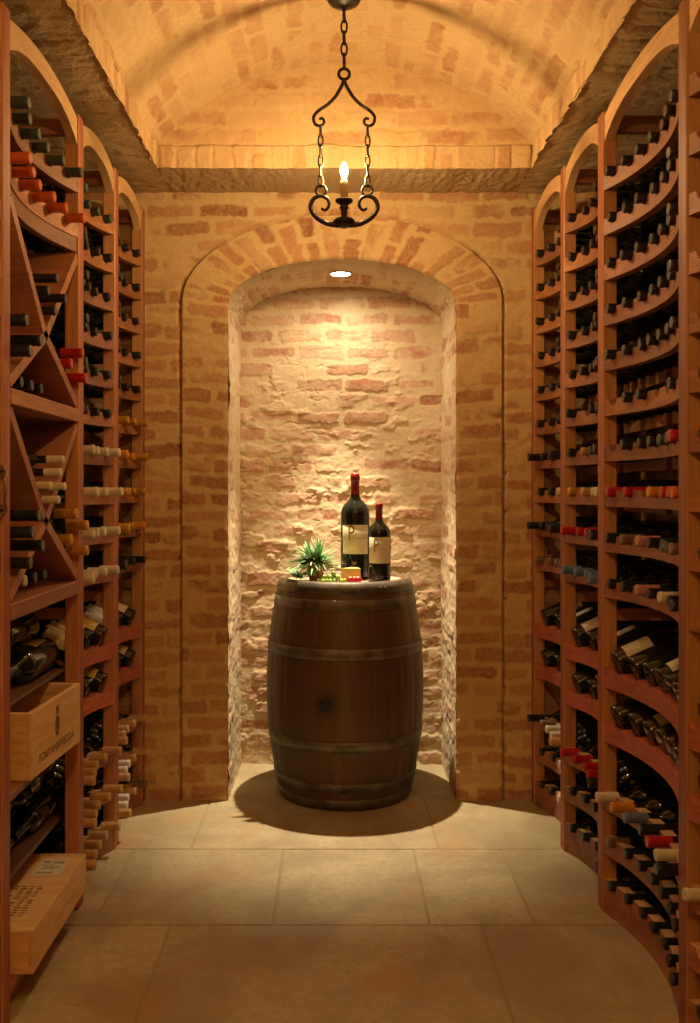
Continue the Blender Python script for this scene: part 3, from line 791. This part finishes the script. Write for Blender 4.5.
# ------------------------------------------------------------------ barrel
BX, BY, BH = .052, 4.043, .925
bt = empty('wine_barrel', (BX, BY, 0), label='old oak wine barrel with iron hoops standing in the brick niche', cat='barrel')
def br(h): t = (h - BH / 2) / (BH / 2); return .340 - .058 * t * t
M_stave, nt, b = new_mat('barrel_oak')
at = N(nt, 'ShaderNodeAttribute', attribute_name='tone').outputs['Fac']
v = coords(nt, (14, 14, 1.2)); n1 = noise(nt, v, 2.2, 5, .6, .5); v2 = coords(nt); n2 = noise(nt, v2, 4, 4)
c = ramp(nt, at, [(0, (.080, .040, .016)), (.5, (.120, .062, .025)), (1, (.170, .090, .036))])
c = mixc(nt, ramp(nt, n1, [(.35, (.7,) * 3), (.6, (0, 0, 0))]), c, (.075, .042, .020))
c = mixc(nt, ramp(nt, n2, [(.5, (0, 0, 0)), (.7, (.5,) * 3)]), c, (.10, .06, .03))
# wine stain round the bung
ang = math.radians(-14); bung = Vector((math.sin(ang) * br(.44), -math.cos(ang) * br(.44), .44))
sb = nt.nodes.new('ShaderNodeVectorMath'); sb.operation = 'DISTANCE'; sb.inputs[1].default_value = bung
L(nt, coords(nt), sb.inputs[0])
c = mixc(nt, ramp(nt, sb.outputs['Value'], [(.015, (.95,) * 3), (.065, (0, 0, 0))]), c, (.02, .012, .008))
L(nt, c, b.inputs['Base Color']); b.inputs['Roughness'].default_value = .55
bump(nt, b, n1, .3, .003)
mb = MB(); NS = 26; sub = 8; nh = 36; tn = []; r = random.Random(8); tones = [r.random() for _ in range(NS)]
wd = [r.uniform(.75, 1.25) for _ in range(NS)]; tot = sum(wd); st_a = [0]
for x in wd: st_a.append(st_a[-1] + x / tot * 2 * PI)
angs = []
for i in range(NS):
    for k in range(sub): angs.append((st_a[i] + (st_a[i + 1] - st_a[i]) * k / sub, k, tones[i]))
n = len(angs); vs = []
lev = [BH * i / nh for i in range(nh + 1)]
for h in lev:
    for a, k, tt in angs:
        rr = br(h) - (.003 if k == 0 else 0) - (.0005 if k in (1, sub - 1) else 0); vs.append((rr * math.cos(a), rr * math.sin(a), h)); tn.append(tt)
for rr, h in ((br(BH) - .022, BH - .0), (br(BH) - .026, BH - .05), (br(0) - .022, 0)):
    for a, k, tt in angs: vs.append((rr * math.cos(a), rr * math.sin(a), h)); tn.append(tt)
fs = []
ringi = lambda i: i * n
def strip(a, b):
    for k in range(n): fs.append((ringi(a) + k, ringi(a) + (k + 1) % n, ringi(b) + (k + 1) % n, ringi(b) + k))
for i in range(nh): strip(i, i + 1)
strip(nh, nh + 1); strip(nh + 1, nh + 2)
strip(nh + 3, 0)
fs.append(tuple(ringi(nh + 3) + k for k in range(n))[::-1])
mb.add(vs, fs, 0, True)
bo = mb.build('staves', M_stave, bt); a_ = bo.data.attributes.new('tone', 'FLOAT', 'POINT'); a_.data.foreach_set('value', tn)
mb = MB(); mb.lathe([(0, BH - .030), (br(BH) - .0255, BH - .030), (br(BH) - .0255, BH - .014), (0, BH - .014)], 64, smooth=False); mb.build('barrel_head', W['head'], bt)
M_hoop, nt, b = new_mat('galvanised_hoop')
v = coords(nt); n1 = noise(nt, v, 14, 5)
L(nt, ramp(nt, n1, [(.35, (.10, .075, .045)), (.65, (.21, .18, .13))]), b.inputs['Base Color']); b.inputs['Metallic'].default_value = .55; b.inputs['Roughness'].default_value = .5
for h0, h1 in ((.878, .922), (.815, .855), (.618, .662), (.245, .290), (.075, .115), (.004, .046)):
    mb = MB(); pr = [(br(h0) + .0006, h0), (br(h0) + .0032, h0 + .001), (br((h0 + h1) / 2) + .0036, (h0 + h1) / 2), (br(h1) + .0032, h1 - .001), (br(h1) + .0006, h1)]
    mb.lathe(pr, 72)
    a = -PI / 2 + r.uniform(-.8, .8)
    for da in (-.04, .04):
        hm = (h0 + h1) / 2; q = Vector((math.cos(a + da), math.sin(a + da), 0)).to_track_quat('Z', 'Y')
        mb.lathe([(.007, 0), (.006, .002), (0, .003)], 10, 0, (math.cos(a + da) * (br(hm) + .0034), math.sin(a + da) * (br(hm) + .0034), hm), q=q)
    mb.build('hoop', M_hoop, bt)
mb = MB(); q = Vector((bung.x, bung.y, 0)).normalized().to_track_quat('Z', 'Y')
mb.lathe([(.024, -.002), (.024, .003), (.019, .006), (0, .0065)], 20, 0, tuple(bung), q=q)
mb.build('bung', plain('dark_bung', (.018, .011, .008), .6), bt)

# ------------------------------------------------------------------ on the barrel
TOPZ = BH - .0138
def show_bottle(x, y, H, Rr, label, lz0, lz1):
    s = H
    pr = [(0, .012 * s), (Rr * .75, 0), (Rr * .97, .003), (Rr, .014), (Rr, .60 * s), (Rr * .985, .63 * s), (Rr * .93, .662 * s), (Rr * .80, .698 * s), (Rr * .60, .728 * s), (Rr * .42, .752 * s), (Rr * .33, .78 * s), (Rr * .295, .82 * s), (Rr * .285, .93 * s), (Rr * .285, .985 * s), (0, .988 * s)]
    mb = MB(); mb.lathe(pr, 48)
    o = mb.build('display_bottle', M_glass); o.location = (x, y, TOPZ)
    tag(o, label, 'wine bottle', 'bottles standing on the barrel')
    mb = MB(); a = Rr
    mb.lathe([(a * .325, .80 * s), (a * .305, .83 * s), (a * .297, .93 * s), (a * .335, .932 * s), (a * .335, .972 * s), (a * .30, .985 * s), (a * .29, 1.0 * s), (0, 1.0 * s)], 28)
    c = mb.build('capsule', plain('wax_red_capsule', (.26, .010, .012), .3), o); c['label'] = 'dark red wax capsule'
    mb = MB(); aw = 1.02
    mb.lathe([(Rr + .0002, lz0), (Rr + .0007, lz0 + .0005), (Rr + .0007, lz1 - .0005), (Rr + .0002, lz1)], 24, a0=-PI / 2 - aw, a1=-PI / 2 + aw)
    l = mb.build('paper_label', plain('cream_paper', (.74, .67, .44), .6), o)
    # the letter and the fine line beside it, wrapped to the bottle
    Mx = Matrix(((1, 0, 0, -Rr * .30), (0, 0, -1, 0), (0, 1, 0, lz0 + (lz1 - lz0) * .46), (0, 0, 0, 1)))
    lt = text_mesh('P', Rr * 1.55, 'letter', M_inkp, Mx, l, .62)
    for vv in lt.data.vertices:
        th = -PI / 2 + vv.co.x / Rr; rr = Rr + .0012 - vv.co.y * .3; vv.co.x, vv.co.y = rr * math.cos(th), rr * math.sin(th)
    mb = MB()
    zz = lz0 + (lz1 - lz0) * .54
    mb.lathe([(Rr + .0010, zz), (Rr + .0010, zz + Rr * .035)], 12, a0=-PI / 2 - .02, a1=-PI / 2 + .72)
    mb.build('fine_print', M_inkp, l)
    return o
show_bottle(.097, 4.075, .462, .0635, 'tall double-size wine bottle with cream P label and red capsule on barrel', .112, .238)
show_bottle(.196, 3.955, .332, .0495, 'smaller wine bottle with cream P label standing in front on barrel', .080, .190)
# potted plant
M_leaf = plain('spiky_green_leaf', (.14, .36, .10), .45); M_leaf2 = plain('silver_green_leaf', (.42, .58, .36), .5); M_leaf3 = plain('fresh_green_leaf', (.22, .42, .08), .45)
M_terra = plain('terracotta', (.62, .27, .10), .75)
pp = empty('potted_plant', (-.072, 3.955, TOPZ), label='spiky green plant in a small terracotta pot on the barrel', cat='potted plant')
mb = MB(); mb.lathe([(0, 0), (.028, 0), (.038, .058), (.043, .058), (.0445, .080), (.040, .080), (.036, .068), (0, .068)], 32); mb.build('pot', M_terra, pp)
def blade(mb, base, d, ln, wd, droop, mi=0):
    d = Vector(d).normalized(); side = d.cross(Vector((0, 0, 1)))
    if side.length < .05: side = Vector((1, 0, 0))
    side.normalize(); p = Vector(base); n = 5; vs = []; fs = []
    up = side.cross(d).normalized()
    for i in range(n + 1):
        t = i / n; w_ = wd * (1 - t) ** .6 * (.6 + 1.2 * t * (1 - t) * 1.5)
        vs += [p - side * w_ + up * w_ * .35, p, p + side * w_ + up * w_ * .35]
        d = (d + Vector((0, 0, -droop / n))).normalized(); p = p + d * ln / n
    for i in range(n):
        a = i * 3; fs += [(a, a + 1, a + 4, a + 3), (a + 1, a + 2, a + 5, a + 4)]
    mb.add(vs, fs, mi, True)
mb = MB(); r = random.Random(21)
for k in range(230):
    a = r.uniform(0, 2 * PI); el = r.uniform(.12, 1.45) if k < 105 else r.uniform(-.1, .5)
    ln = r.uniform(.085, .125) if el > .5 else r.uniform(.08, .135)
    blade(mb, (r.uniform(-.030, .012), r.uniform(-.012, .012), .072 + r.uniform(0, .02)), (math.cos(a) * math.cos(el), math.sin(a) * math.cos(el), math.sin(el)), ln, .0072, .5, 0 if r.random() < .5 else 1)
mb.build('foliage', [M_leaf, M_leaf2], pp)
# low trailing sprig
sp = empty('herb_sprig', (-.140, 3.880, TOPZ + .012), label='low sprig of silvery green leaves lying on the barrel rim', cat='herb sprig')
mb = MB(); st = MB()
for k in range(9):
    a = r.uniform(2.2, 4.2) if k % 2 else r.uniform(-.8, .8); p0 = Vector((r.uniform(-.02, .03), r.uniform(-.02, .02), .006)); ln = r.uniform(.045, .080) * (.62 if k % 2 else 1)
    p1 = p0 + Vector((math.cos(a) * ln, math.sin(a) * ln * .35, r.uniform(.012, .035)))
    st.tube([p0, (p0 + p1) / 2 + Vector((0, 0, .006)), p1], .0013, 6)
    for q in range(9):
        t_ = q / 8; p = p0.lerp(p1, t_) + Vector((0, 0, .004)); b2 = a + (1 if q % 2 else -1) * 1.0
        blade(mb, p, (math.cos(b2), math.sin(b2) * .6, .45), r.uniform(.024, .042), .0056, .5, 0 if r.random() < .5 else 1)
st.build('stem', M_leaf, sp); mb.build('foliage', [M_leaf, M_leaf2], sp)
# green grapes / salad, cheese, strawberries
def berry_pos(n, cx, cy, rx, ry, rad, layers, rr):
    out = []
    for l in range(layers):
        m = max(1, int(n * (1 - l / layers) ** 1.3))
        for k in range(m):
            for _ in range(60):
                a = rr.uniform(0, 2 * PI); q = math.sqrt(rr.random()) * (1 - l * .33)
                p = (cx + rx * q * math.cos(a), cy + ry * q * math.sin(a), rad + l * rad * 1.45)
                if all((p[0] - o[0]) ** 2 + (p[1] - o[1]) ** 2 + (p[2] - o[2]) ** 2 > (1.80 * rad) ** 2 for o in out): out.append(p); break
    return out
def sph(mb, c, rad, mi=0, seg=12, sq=1.0):
    pr = [(rad * math.sin(PI * i / 8), -rad * sq * math.cos(PI * i / 8)) for i in range(9)]
    mb.lathe(pr, seg, mi, c)
gr = empty('grape_bunch', (-.004, 3.862, TOPZ), label='small bunch of green grapes at the front of the barrel top', cat='grapes')
pos = berry_pos(22, 0, 0, .056, .030, .0104, 3, r)
for p in pos: 
    mb = MB(); sph(mb, (0, 0, 0), .0104, sq=1.05); o = mb.build('grape', plain('green_grape', (.28, .42, .06), .25) if 'green_grape' not in bpy.data.materials else bpy.data.materials['green_grape'], gr); o.location = (p[0], p[1], p[2] + .001)
mb = MB(); mb.tube([(-.035, .004, .014), (0, 0, .034), (.03, .004, .036), (.048, .008, .046)], .0016, 6); mb.build('stem', plain('grape_stem', (.25, .20, .07), .6), gr)
# cheese wedge
mb = MB(); ang_ = 1.0; R_ = .086; hh = .058; n = 12
vs = [(0, 0, 0)] + [(R_ * math.cos(-ang_ / 2 + ang_ * k / n), R_ * math.sin(-ang_ / 2 + ang_ * k / n), 0) for k in range(n + 1)]
top = [(x * .97, y * .97, hh) for x, y, z in vs]
m_ = len(vs)
f = [tuple(range(m_))[::-1], tuple(m_ + k for k in range(m_))]
mb.add(vs + top, f + [(0, 1, m_ + 1, m_)] + [(m_ - 1, 0, m_, 2 * m_ - 1)], 0)
mb.add(vs + top, [(k, k + 1, m_ + k + 1, m_ + k) for k in range(1, m_ - 1)], 1)
ch = empty('cheese_wedge', (.032, 3.915, TOPZ + .0004), .45, label='yellow wedge of cheese lying between the grapes and bottles', cat='cheese')
mb.build('cheese_body', [plain('cheese_paste', (.78, .55, .16), .5), plain('cheese_rind', (.70, .33, .04), .45)], ch)
for k, (x, y, sz) in enumerate(((.072, 3.838, .017), (.104, 3.852, .0165), (.090, 3.885, .015))):
    s_ = empty('strawberry', (x, y, TOPZ + sz * .93), .7 * k, label=('red strawberry at the rim in front of the cheese', 'red strawberry beside the small bottle base', 'red strawberry touching the cheese behind the other two')[k], cat='strawberry', group='strawberries on the barrel')
    mb = MB(); pr = [(0, -sz * .9), (sz * .55, -sz * .78), (sz * .95, -sz * .2), (sz, sz * .3), (sz * .7, sz * .8), (0, sz * .95)]
    mb.lathe(pr, 14); o = mb.build('fruit', plain('strawberry_red', (.52, .02, .025), .3) if 'strawberry_red' not in bpy.data.materials else bpy.data.materials['strawberry_red'], s_); o.location = (0, 0, 0)
    mb = MB()
    for q in range(6): blade(mb, (0, 0, sz * .9), (math.cos(q * 1.05), math.sin(q * 1.05), .25), .011, .003, .8)
    mb.build('calyx', M_leaf3, s_)

# ------------------------------------------------------------------ lantern
LX, LY_ = .037, 3.10
ln_ = empty('hanging_lantern', (LX, LY_, 2.17), label='scrolled wrought iron chandelier hanging on a chain with one lit candle bulb', cat='chandelier')
def pz(y): return 1.3 + (490 - y) / 300 - 2.17
def pxx(x): return (x - 344) / 300
def sp_tube(mb, pts, r_, seg=10, sub=6):
    # catmull-rom through image-like points in the lantern's own plane
    P_ = [Vector(p) for p in pts]; P_ = [P_[0] * 2 - P_[1]] + P_ + [P_[-1] * 2 - P_[-2]]; out = []
    for i in range(1, len(P_) - 2):
        for k in range(sub):
            t = k / sub; a, b_, c_, d_ = P_[i - 1:i + 3]
            out.append(.5 * ((2 * b_) + (c_ - a) * t + (2 * a - 5 * b_ + 4 * c_ - d_) * t * t + (3 * b_ - a - 3 * c_ + d_) * t ** 3))
    out.append(P_[-2])
    rr = r_ if not isinstance(r_, (list, tuple)) else [r_[0] + (r_[1] - r_[0]) * i / (len(out) - 1) for i in range(len(out))]
    mb.tube(out, rr, seg)
crown = ZV + VR + math.sqrt(R * R - (LX - XC) ** 2) - R
cz = crown - 2.17
mb = MB(); mb.lathe([(0, cz + .002), (.058, cz + .002), (.060, cz - .008), (.052, cz - .024), (.034, cz - .036), (.010, cz - .042), (.006, cz - .052), (0, cz - .052)], 32); mb.build('canopy', M_bronze, ln_)
def chain(z0, z1, x, y, lk=.030, rad=.0023, wd=.0075):
    mb = MB(); n_ = max(2, int(round((z0 - z1) / (lk * .76)))); st_ = (z0 - z1) / n_
    for i in range(n_):
        zc_ = z0 - st_ * (i + .5); a = 0 if i % 2 else PI / 2 * .85; hl = st_ * .5 + .0045; pts = []
        for k in range(16):
            t = 2 * PI * k / 16; cx_ = wd * math.cos(t); cz_ = hl * math.sin(t) if abs(math.sin(t)) < .999 else hl * math.sin(t)
            pts.append((x + cx_ * math.cos(a), y + cx_ * math.sin(a), zc_ + cz_))
        mb.tube(pts, rad, 6, closed=True)
    return mb
chain(cz - .050, pz(66), 0, 0, .050, .0036, .0095).build('main_chain', M_iron, ln_)
def ring(mb, x, z, rad, r_, a=0.0):
    mb.tube([(x + rad * math.cos(t) * math.cos(a), rad * math.cos(t) * math.sin(a), z + rad * math.sin(t)) for t in [2 * PI * k / 24 for k in range(24)]], r_, 8, closed=True)
mb = MB(); ring(mb, 0, pz(74), .018, .0055); mb.build('ring', M_iron, ln_)
for s_ in (-1, 1):
    mb = MB()
    pts = [(0, 80), (3, 87), (9, 97), (17, 105), (26, 111), (30.5, 117), (29, 124), (23.5, 126), (20, 122.5), (21.5, 118.5), (25, 119)]
    sp_tube(mb, [(s_ * x / 300, 0, pz(y)) for x, y in pts], [.0062, .0045])
    mb.build('upper_arm', M_iron, ln_)
    chain(pz(126), pz(186), s_ * 23.5 / 300, 0, .042, .0030, .0078).build('side_chain', M_iron, ln_)
    mb = MB(); ring(mb, s_ * 23 / 300, pz(190.5), .0175, .0042); mb.build('ring', M_iron, ln_)
    mb = MB()
    pts = [(0, 224.5), (8, 225), (18, 223), (28, 217), (33.5, 208), (31, 199.5), (24, 196), (17, 198.5), (15, 205), (18.5, 210), (23, 208.5)]
    sp_tube(mb, [(s_ * x / 300, 0, pz(y)) for x, y in pts], [.0098, .0045])
    mb.build('scroll_arm', M_iron, ln_)
mb = MB()
mb.lathe([(0, pz(228)), (.012, pz(228)), (.030, pz(225)), (.038, pz(222)), (.030, pz(219)), (.011, pz(217)), (.011, pz(210)), (.017, pz(208)), (.012, pz(206)), (.016, pz(204.5)), (.029, pz(202)), (.030, pz(200)), (.018, pz(199.5)), (0, pz(199.5))], 28)
mb.build('candle_cup', M_iron, ln_)
mb = MB(); mb.lathe([(0, pz(199.4)), (.0125, pz(199.4)), (.0125, pz(181)), (.010, pz(179.5)), (0, pz(179.5))], 20); mb.build('candle_sleeve', plain('ivory_sleeve', (.78, .62, .38), .6), ln_)
mb = MB(); zb = pz(179.4); mb.lathe([(0, zb), (.006, zb), (.008, zb + .008), (.0125, zb + .022), (.0125, zb + .034), (.008, zb + .047), (.003, zb + .056), (0, zb + .058)], 20)
WARM = (1.0, .585, .21)
mb.build('bulb', emit('lamp_glow', (1.0, .66, .285), 1950), ln_)
def light(name, kind, loc, power, col, **kw):
    d = bpy.data.lights.new(name, kind); d.energy = power; d.color = col
    for k, v_ in kw.items(): setattr(d, k, v_)
    o = bpy.data.objects.new(name, d); COL.objects.link(o); o.location = loc; return o
# second lantern of the same kind nearer the entrance, behind the camera
light('entrance_lamp', 'POINT', (LX, .45, 2.42), 36, WARM, shadow_soft_size=.02)
# ------------------------------------------------------------------ niche downlight
DL = (.034, 4.15)
zt = SI + RI * math.sqrt(1 - ((DL[0] - CX) / AI) ** 2)
dl = empty('downlight', (DL[0], DL[1], zt), label='small round recessed downlight in the top of the niche arch', cat='downlight')
mb = MB(); mb.lathe([(.043, .004), (.049, .002), (.050, -.004), (.046, -.006), (.043, -.003), (.043, .004)], 32); mb.build('trim_ring', plain('white_trim', (.75, .70, .6), .4), dl)
mb = MB(); mb.lathe([(0, -.003), (.0435, -.003)], 24); mb.build('lens', emit('downlight_lens', (1.0, .86, .62), 60), dl)
NW = (1.0, .83, .56)
light('niche_spot', 'SPOT', (DL[0], DL[1], zt - .016), 330, NW, shadow_soft_size=.012, spot_size=math.radians(58), spot_blend=1.0).rotation_euler = (math.radians(-5.5), 0, 0)
light('niche_spill', 'SPOT', (DL[0], DL[1], zt - .016), 17, NW, shadow_soft_size=.012, spot_size=math.radians(160), spot_blend=1.0)

# ------------------------------------------------------------------ world, camera
w_ = bpy.data.worlds.new('world'); sc.world = w_; w_.use_nodes = True
w_.node_tree.nodes['Background'].inputs[0].default_value = (1, .7, .4, 1); w_.node_tree.nodes['Background'].inputs[1].default_value = .0
cd = bpy.data.cameras.new('camera'); co = bpy.data.objects.new('camera', cd); COL.objects.link(co)
co.location = (0, 0, 1.30); co.rotation_euler = (PI / 2, 0, 0)
cd.sensor_fit = 'HORIZONTAL'; cd.sensor_width = 36; cd.lens = 930 / 700 * 36; cd.shift_x = 17 / 700; cd.shift_y = -21.5 / 700; cd.clip_start = .05
sc.camera = co
sc.view_settings.view_transform = 'Standard'; sc.view_settings.look = 'None'; sc.view_settings.gamma = 1.0; sc.view_settings.use_curve_mapping = False
sc.view_settings.exposure = 0.0
sc.cycles.use_denoising = True; sc.cycles.max_bounces = 8; sc.cycles.diffuse_bounces = 5; sc.cycles.sample_clamp_indirect = 4.0
